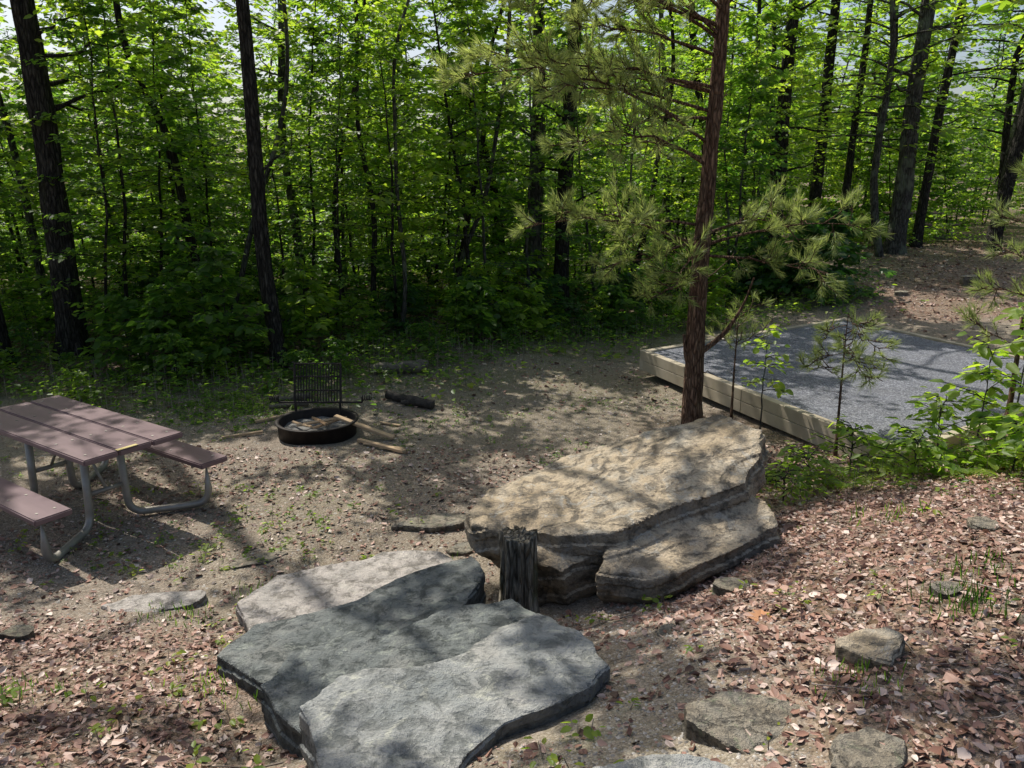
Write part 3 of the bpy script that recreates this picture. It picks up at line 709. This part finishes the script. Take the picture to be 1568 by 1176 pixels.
for k in range(14):
    a=k*2.4; q=k/14; P.append((1.1+1.7*q,4.85+math.cos(a)*.55*(1-.6*q),7.2+math.sin(a)*.55*(1-.6*q),1.25+1.7*q,.9))
pine('pine_tree',4.85,7.2,2.7,.028,P,8,nl=.10,nn=30,tw=11,spread=.24,w=.005)
P=[]
for k in range(9):
    a=k*2.4; q=k/9; P.append((1.0+.55*q,3.12+math.cos(a)*.36*(1-.3*q),7.0+math.sin(a)*.36,.85+.5*q,1.1))
pine('pine_sapling',3.12,7.0,1.4,.016,P,9,nn=28,tw=9,spread=.2,w=.005,nl=.09)
P=[]
for k in range(6):
    a=k*2.4+1; q=k/6; P.append((.8+.5*q,2.45+math.cos(a)*.25,8.2+math.sin(a)*.25,.95+.5*q,1.0))
pine('pine_sapling',2.45,8.2,1.3,.016,P,10,nn=22,tw=8,spread=.18,w=.005,nl=.09)

# ------------------------------------------------------------------ shrubs and ferns by the pad
def shrub(name,x,y,Hh,R,seed,ls=.085,mat=M_leafsun,nb=18,ntw=5,nlf=7,zb=.08,up0=.05,asp=(.5,.72)):
    me=broad(name,seed,Hh,zb,R,nb,ntw,nlf,ls,.012,mats=[M_bark2,mat],up0=up0,asp=asp); return obj(name,me,None,(x,y,hz(x,y)))
for k,(x,y,Hh,R,ls) in enumerate([(3.55,6.05,.6,.45,.11),(4.0,6.3,.95,.5,.14),(4.5,6.6,1.15,.55,.15),(3.0,6.4,.42,.35,.09),(4.25,5.7,.65,.45,.14),(4.85,6.0,.95,.5,.15),(2.5,6.1,.3,.3,.08),(3.2,5.75,.38,.35,.10),(3.75,5.4,.38,.4,.11),(2.2,5.8,.22,.28,.07),(4.4,5.0,.42,.35,.12),(5.3,6.9,1.1,.55,.14),(3.6,5.0,.22,.25,.08),(3.9,4.5,.28,.25,.09)]):
    shrub('broadleaf_shrub',x,y,Hh,R,600+k,ls,nb=10,ntw=3,nlf=5,up0=.35,asp=(.38,.55))
def fern(name,x,y,seed,nf=7,L0=.6):
    rr=np.random.default_rng(seed); mb=MB(); LP=[];LD=[];LN=[];LL=[]
    for k in range(nf):
        az=k*6.283/nf+rr.uniform(-.3,.3); L=L0*rr.uniform(.7,1.1); s=np.linspace(0,1,14); el=rr.uniform(.7,1.0)
        rad=L*(s*math.cos(el)+.35*s**2); zz_=L*(s*math.sin(el)-.55*s**2)
        P=np.stack([math.cos(az)*rad,math.sin(az)*rad,zz_],1); V,F=tube(P,.003*(1.1-s),3); mb.add(V,F,0)
        side=np.array([-math.sin(az),math.cos(az),0])
        for sd in (-1,1):
            q=s[2:]; l=.15*L/.6*np.sin(np.pi*(q*.85+.12)); LP.append(P[2:]); LD.append(side*sd+np.array([math.cos(az)*.35,math.sin(az)*.35,-.1])+0*P[2:]); LN.append(np.array([0,0,1.])+rr.normal(0,.12,P[2:].shape)); LL.append(l)
    l=np.concatenate(LL); V,F=leaves(np.concatenate(LP),np.concatenate(LD),np.concatenate(LN),l,.036*L0/.6+0*l,.1,.15); mb.add(V,F,1)
    obj(name,mb.mesh(name,[M_twig,M_leafsun]),None,(x,y,hz(x,y)))
for k,(x,y,l) in enumerate([(4.15,5.6,.65),(4.6,5.75,.75),(3.85,5.85,.5),(4.0,5.1,.45),(3.3,6.25,.4),(5.0,5.6,.7),(2.8,6.0,.3),(4.5,5.3,.6),(3.5,5.6,.45)]): fern('fern',x,y,k+1,8,l)
for k,(x,y,Hh,R) in enumerate([(5.6,14.6,1.4,.8),(6.3,15.2,1.6,.9),(4.9,15.2,1.1,.7)]):
    shrub('laurel_bush',x,y,Hh,R,620+k,.17,M_leafdk,26)
for k,(x,y,Hh,R) in enumerate([(3.4,13.5,1.3,.5),(-3.9,10.4,1.6,.8),(-4.6,10.2,1.2,.7),(-3.0,11.0,1.3,.7),(-4.3,10.8,1.9,.9),(-5.3,10.4,1.0,.6),(.2,12.6,.8,.6),(-.6,11.9,.9,.6),(1.8,13.6,.8,.5)]):
    shrub('hardwood_sapling',x,y,Hh,R,640+k,.14,M_leaf if k%3 else M_leafsun,18)
shrub('hardwood_sapling',2.62,7.75,1.15,.28,660,.09,M_leafsun,9,3,4,.45)

# ------------------------------------------------------------------ unseen leaf clumps added above the camp to cast the dappled shade
SUN=np.array([-.55,.72,0]); SUN/=np.linalg.norm(SUN); EL=math.radians(57); S=np.array([SUN[0]*math.cos(EL),SUN[1]*math.cos(EL),math.sin(EL)])
r=np.random.default_rng(12); mb=MB()
GAPS=[(-2.15,6.1,.36),(-1.75,6.2,.25),(-.4,9.6,.48),(.75,9.7,.6),(1.25,8.7,.45),(.8,8.0,.42),(-2.3,7.3,.25),(-.8,8.3,.24),(.1,8.9,.34),(-3.3,7.4,.3),(-1.2,10.3,.45),(-2.9,5.3,.36),(1.7,9.8,.4),(-.1,7.0,.18),(-1.2,5.4,.3),(-4.3,8.2,.36),(0,10.8,.35),(-2.3,4.9,.42),(1.9,8.9,.3),(-.9,4.45,.42),(-1.3,4.2,.2),(-.35,2.45,.25),(-.05,2.95,.2),(-3.9,9.4,.35)]
def shade(x,y):
    for a,b,q in GAPS:
        if (x-a)**2+(y-b)**2<(q+.28)**2: return -3
    d=1.1
    if x>.7 and y<6.2: d=.30
    if x<-.8 and y<4.4: d=.46
    if -1.2<x<.6 and y<3.6: d=.56
    if -.5<x<2.9 and 4.0<y<6.6: d=-.1
    if -5<x<-2.3 and 4.6<y<7.2: d=.40
    if x>2.6 and 6<y<13: d=.56
    if x>2.6 and 4.9<y<7: d=.15
    if .3<x<2.6 and 6.6<y<9.5: d=.75
    if y>10.5: d=.35
    return d
for k in range(3900):
    x=r.uniform(-7,8);y=r.uniform(-.5,12.5)
    d=shade(x,y); nz=float(vn(x,y,1.1,41))*.6+float(vn(x,y,2.6,44))*.4
    if r.random()>np.clip((d-.5)*2.0+.5+(.5-nz)*8,0,1): continue
    tz=r.uniform(6.4,8.8); p=np.array([x,y,0])+S*(tz/S[2])
    az=r.uniform(0,6.28); kx=int(r.integers(18,30)); tt=r.random(kx); td=np.array([math.cos(az),math.sin(az),.1])
    off=r.normal(0,.09,(kx,3))*np.array([1,1,.5]); Pp=p+td*(tt*.42-.21)[:,None]+off
    V,F=tube([p-td*.25,p+td*.05,p+td*.25],[.008,.006,.003],4); mb.add(V,F,0)
    aa=r.uniform(0,6.28,kx); L=r.uniform(.09,.155,kx)
    V,F=leaves(Pp,np.stack([np.cos(aa),np.sin(aa),r.uniform(-.4,.2,kx)],1),np.array([0,0,1.])+r.normal(0,.4,(kx,3)),L,L*.66,.1,.1); mb.add(V,F,1)
for k in range(9):
    az=r.uniform(0,6.28); c=np.array([r.uniform(-10,4),r.uniform(8,15),r.uniform(7,9)]); d=np.array([math.cos(az),math.sin(az),.1]); s=np.linspace(-1,1,12)[:,None]
    V,F=tube(c+d*s*2.0+np.cumsum(r.normal(0,.09,(12,3)),0),np.linspace(.035,.008,12),6); mb.add(V,F,0)
obj('dapple_clumps',mb.mesh('dapple_clump_mesh',[M_bark,M_over]))

# ------------------------------------------------------------------ litter, twigs, pebbles, weeds
def on_rock(x,y):
    m=((x>-.1)&(x<1.75)&(y>4.2)&(y<5.6))&(np.abs(y-(4.55+.35*x))<.62)
    m|=(x>-1.6)&(x<-.4)&(y>3.9)&(y<4.85)
    m|=(x>-1.35)&(x<.25)&(y>3.0)&(y<3.7+.5*(x+1.3))
    m|=(x>-.8)&(x<.35)&(y>2.4)&(y<3.3)
    m|=(x>-.62)&(x<-.2)&(y>1.9)&(y<2.5)
    m|=(np.abs(x-fx)<.5)&(np.abs(y-fy)<.5)
    m|=padmask(x,y,.15)>.6
    return m
def pts(n,x0,x1,y0,y1,fn,r):
    x=r.uniform(x0,x1,n);y=r.uniform(y0,y1,n); p=fn(x,y); k=(r.random(n)<p)&~on_rock(x,y); x=x[k];y=y[k]
    return x,y,HT(x,y)
def litfn(x,y):
    l,g,s=zone(x,y); return np.clip(l*1.1-.03,0.02,1)
def litter(name,n,x0,x1,y0,y1,l0,l1,fn,seed,mat=M_litter,tilt=.4,frag=False):
    r=np.random.default_rng(seed); x,y,z=pts(n,x0,x1,y0,y1,fn,r); k=len(x); a=r.uniform(0,6.28,k)
    L=l0+(l1-l0)*r.random(k)**2.2
    P=np.stack([x,y,z+.003+.010*r.random(k)],1)
    if frag:
        th=np.arange(7)/7*2*np.pi; rad=r.uniform(.45,1.1,(k,7))*L[:,None]*.5; asp=r.uniform(.4,1,k)[:,None]
        D_=nrm(np.stack([np.cos(a),np.sin(a),r.normal(0,.2,k)],1)); N_=nrm(np.array([0,0,1.])+r.normal(0,tilt,(k,3))); S_=nrm(np.cross(D_,N_))
        V=P[:,None]+D_[:,None]*(rad*np.cos(th))[...,None]+S_[:,None]*(rad*np.sin(th)*asp)[...,None]+N_[:,None]*(r.uniform(-.12,.25,(k,7))*L[:,None])[...,None]
        b=np.arange(k)[:,None]*7; F=np.concatenate([b+np.array([[0,i_,i_+1]]) for i_ in range(1,6)]); V=V.reshape(-1,3)
    else:
        V,F=leaves(P,np.stack([np.cos(a),np.sin(a),r.normal(0,.16,k)],1),np.array([0,0,1.])+r.normal(0,tilt,(k,3)),L,L*r.uniform(.3,.75,k),.15,.2)
    mb=MB(); mb.add(V,F); obj(name,mb.mesh(name,[mat],not frag))
litter('leaf_litter',55000,-4,5.2,1.2,7.5,.010,.065,litfn,1)
litter('leaf_fragments',70000,-4,5.2,1.2,7.5,.012,.062,litfn,11,frag=True)
litter('forest_leaf_litter',30000,-11,14,8.5,22,.04,.11,lambda x,y:np.clip(litfn(x,y),.06,1),2,frag=True)
litter('campsite_litter',20000,-6,4,4,12,.010,.055,lambda x,y:np.full_like(x,.5)*(vn(x,y,.8,3)+.2),3,frag=True)
def tubes(name,n,x0,x1,y0,y1,fn,seed,l0,l1,r0,r1,mat):
    r=np.random.default_rng(seed); x,y,z=pts(n,x0,x1,y0,y1,fn,r); mb=MB()
    for k in range(len(x)):
        a=r.uniform(0,6.28); L=r.uniform(l0,l1); m=5; s=np.linspace(-.5,.5,m)
        px=x[k]+np.cos(a)*L*s+r.normal(0,L*.03,m); py=y[k]+np.sin(a)*L*s+r.normal(0,L*.03,m); pz=HT(px,py)+.008+.01*r.random()
        V,F=tube(np.stack([px,py,pz],1),np.linspace(r.uniform(r0,r1),r0*.6,m),5); mb.add(V,F)
    obj(name,mb.mesh(name,[mat]))
tubes('fallen_twigs',2400,-5,5.5,1.2,9,lambda x,y:litfn(x,y)*.8+.15,4,.05,.28,.0012,.003,M_twig)
tubes('fallen_branches',55,-5,5.5,1.6,11,lambda x,y:litfn(x,y)*.8+.1,5,.35,.8,.003,.006,M_twig)
def pebbles(name,n,x0,x1,y0,y1,s0,s1,fn,seed):
    r=np.random.default_rng(seed); x,y,z=pts(n,x0,x1,y0,y1,fn,r); k=len(x)
    oc=np.array([[1,0,0],[.3,.9,0],[-.8,.6,0],[-.8,-.6,0],[.3,-.9,0],[0,0,.8],[0,0,-.6]])
    sc=(s0+(s1-s0)*r.random(k)**3)[:,None,None]
    V=oc[None]*(1+r.normal(0,.18,(k,7,3)))*sc*np.array([1,1,.6]); a=r.uniform(0,6.28,k); c,s=np.cos(a)[:,None],np.sin(a)[:,None]
    V=np.stack([V[...,0]*c-V[...,1]*s,V[...,0]*s+V[...,1]*c,V[...,2]],-1)+np.stack([x,y,z+.001],1)[:,None]
    f=np.array([[j,(j+1)%5,5] for j in range(5)]+[[(j+1)%5,j,6] for j in range(5)])
    F=(np.arange(k)[:,None,None]*7+f[None]).reshape(-1,3); mb=MB(); mb.add(V.reshape(-1,3),F); obj(name,mb.mesh(name,[M_peb],False))
pebbles('gravel_pebbles',22000,-5,4,4,11.5,.004,.016,lambda x,y:np.clip(.75-litfn(x,y),.05,1),6)
pebbles('path_gravel',24000,-1.8,2.4,1.2,4.6,.003,.012,lambda x,y:np.clip(np.exp(-((x-.5)/.55)**2)+.08,0,1),7)
def weeds(name,n,x0,x1,y0,y1,fn,seed,h0,h1,l0,l1,mat,nl=(4,9)):
    r=np.random.default_rng(seed); x,y,z=pts(n,x0,x1,y0,y1,fn,r); LP=[];LD=[];LN=[];LL=[]; mb=MB()
    for k in range(len(x)):
        m=int(r.integers(*nl)); hh=r.uniform(h0,h1); a=r.uniform(0,6.28,m); q=r.uniform(.3,1,m); rad=hh*r.uniform(.2,.7,m)
        b=np.array([x[k],y[k],z[k]]); p=b+np.stack([np.cos(a)*rad,np.sin(a)*rad,hh*q],1)
        LP.append(p);LD.append(np.stack([np.cos(a),np.sin(a),r.uniform(-.4,.4,m)],1));LN.append(np.array([0,0,1.])+r.normal(0,.3,(m,3)));LL.append(r.uniform(l0,l1)*r.uniform(.6,1.1,m))
        V,F=tube([b,b+np.array([r.normal(0,.01),r.normal(0,.01),hh])],[.003,.0015],3); mb.add(V,F,0)
    L=np.concatenate(LL); V,F=leaves(np.concatenate(LP),np.concatenate(LD),np.concatenate(LN),L,L*.6,.12,.15); mb.add(V,F,1)
    obj(name,mb.mesh(name,[M_twig,mat]))
weeds('campsite_weeds',5200,-6,4,4.3,12,lambda x,y:np.clip(vn(x,y,1.1,51)*2.6-1.15,0,1)*.8+.015,8,.01,.045,.016,.038,M_leaf)
weeds('slope_weeds',1100,-4.5,5,1.4,6.5,lambda x,y:np.clip(vn(x,y,1.6,55)*2-.9+.4*(x<-1),0,1)*.9+.03,9,.02,.10,.022,.055,M_leafsun)
weeds('forest_edge_plants',7000,-9,8,8.5,17,lambda x,y:np.exp(-((y-edge(x)+.3)/1.25)**2)*.9,10,.08,.36,.05,.11,M_leaf)
weeds('edge_seedlings',1500,-9,8,8.5,17,lambda x,y:np.exp(-((y-edge(x)+.4)/1.4)**2)*.9,15,.08,.4,.06,.13,M_leafsun)
weeds('forest_floor_plants',2500,-12,14,10,26,lambda x,y:(y>edge(x))*.8+0*x,11,.15,.6,.09,.15,M_leaf,(5,11))
weeds('green_groundcover',1300,-4.2,-2.3,7.9,9.8,lambda x,y:np.exp(-(((x+3.3)/.6)**2+((y-8.9)/.5)**2)),12,.02,.07,.03,.06,M_leaf)
weeds('pad_edge_plants',380,1.8,5.5,4.9,6.9,lambda x,y:np.exp(-((y-6.0)/.5)**2)*.9,13,.05,.25,.04,.09,M_leafsun)
r=np.random.default_rng(31); mb=MB()
for (cx,cy,nb,sp,hh) in [(1.95,2.95,120,.10,.06),(2.2,3.3,60,.1,.06),(-2.05,4.25,80,.10,.05),(-1.7,4.6,60,.08,.05),(-1.45,3.2,60,.1,.05),(1.3,2.45,60,.08,.05),(-.5,4.95,60,.08,.05),(2.4,4.6,60,.15,.06),(-2.3,3.1,60,.1,.05)]:
    x=cx+r.normal(0,sp,nb);y=cy+r.normal(0,sp,nb); z=HT(x,y); a=r.uniform(0,6.28,nb); L=hh*r.uniform(.5,1.3,nb)
    P=np.stack([x,y,z],1); d=nrm(np.stack([np.cos(a)*.9,np.sin(a)*.9,np.ones(nb)],1)); V,F=leaves(P,d,np.stack([np.cos(a),np.sin(a),0*a],1),L,.0028,.0,.5); mb.add(V,F)
obj('grass_tufts',mb.mesh('grass',[M_leaf]))
mb=MB(); out=[(0,0),(.02,.015),(.025,.04),(.045,.02),(.06,.06),(.075,.025),(.095,.06),(.105,.022),(.13,.035),(.15,0)]
up=[(a,b) for a,b in out]; lo=[(a,-b) for a,b in out[1:-1]]
V=[(a,b,.015+.25*abs(b)) for a,b in up]+[(a,b,.015+.25*abs(b)) for a,b in lo]+[(.075,0,.012)]
idx=list(range(10))+[10+k for k in range(7,-1,-1)]
F=[(18,idx[k],idx[(k+1)%18]) for k in range(18)]
mb.add(np.array(V),np.array(F)); obj('oak_leaf',mb.mesh('oak_leaf',[M_oak],False),None,(1.18,3.25,hz(1.18,3.25)+.01),(0,.1,-1.9))

# ------------------------------------------------------------------ light & camera
w=bpy.data.worlds.new('World'); scene.world=w; w.use_nodes=True; nt=w.node_tree; bg=nt.nodes['Background']
sky=nt.nodes.new('ShaderNodeTexSky'); sky.sky_type='NISHITA'; sky.sun_disc=False; sky.sun_elevation=EL; sky.sun_rotation=math.atan2(S[0],S[1])
sky.dust_density=3.5
nt.links.new(sky.outputs[0],bg.inputs[0]); bg.inputs[1].default_value=.15
sd=bpy.data.lights.new('sun','SUN'); sd.energy=5; sd.angle=math.radians(.5); sd.color=(1,.95,.87)
so=bpy.data.objects.new('sun',sd); COL.objects.link(so); so.rotation_euler=Vector(-S).to_track_quat('-Z','Y').to_euler(); so.location=(0,0,30)
cd=bpy.data.cameras.new('camera'); cd.sensor_width=36; cd.lens=27.1; cd.clip_end=1000; cd.clip_start=.05
co=bpy.data.objects.new('camera',cd); COL.objects.link(co); co.location=(0,0,2.7); co.rotation_euler=(math.radians(75),0,0); scene.camera=co
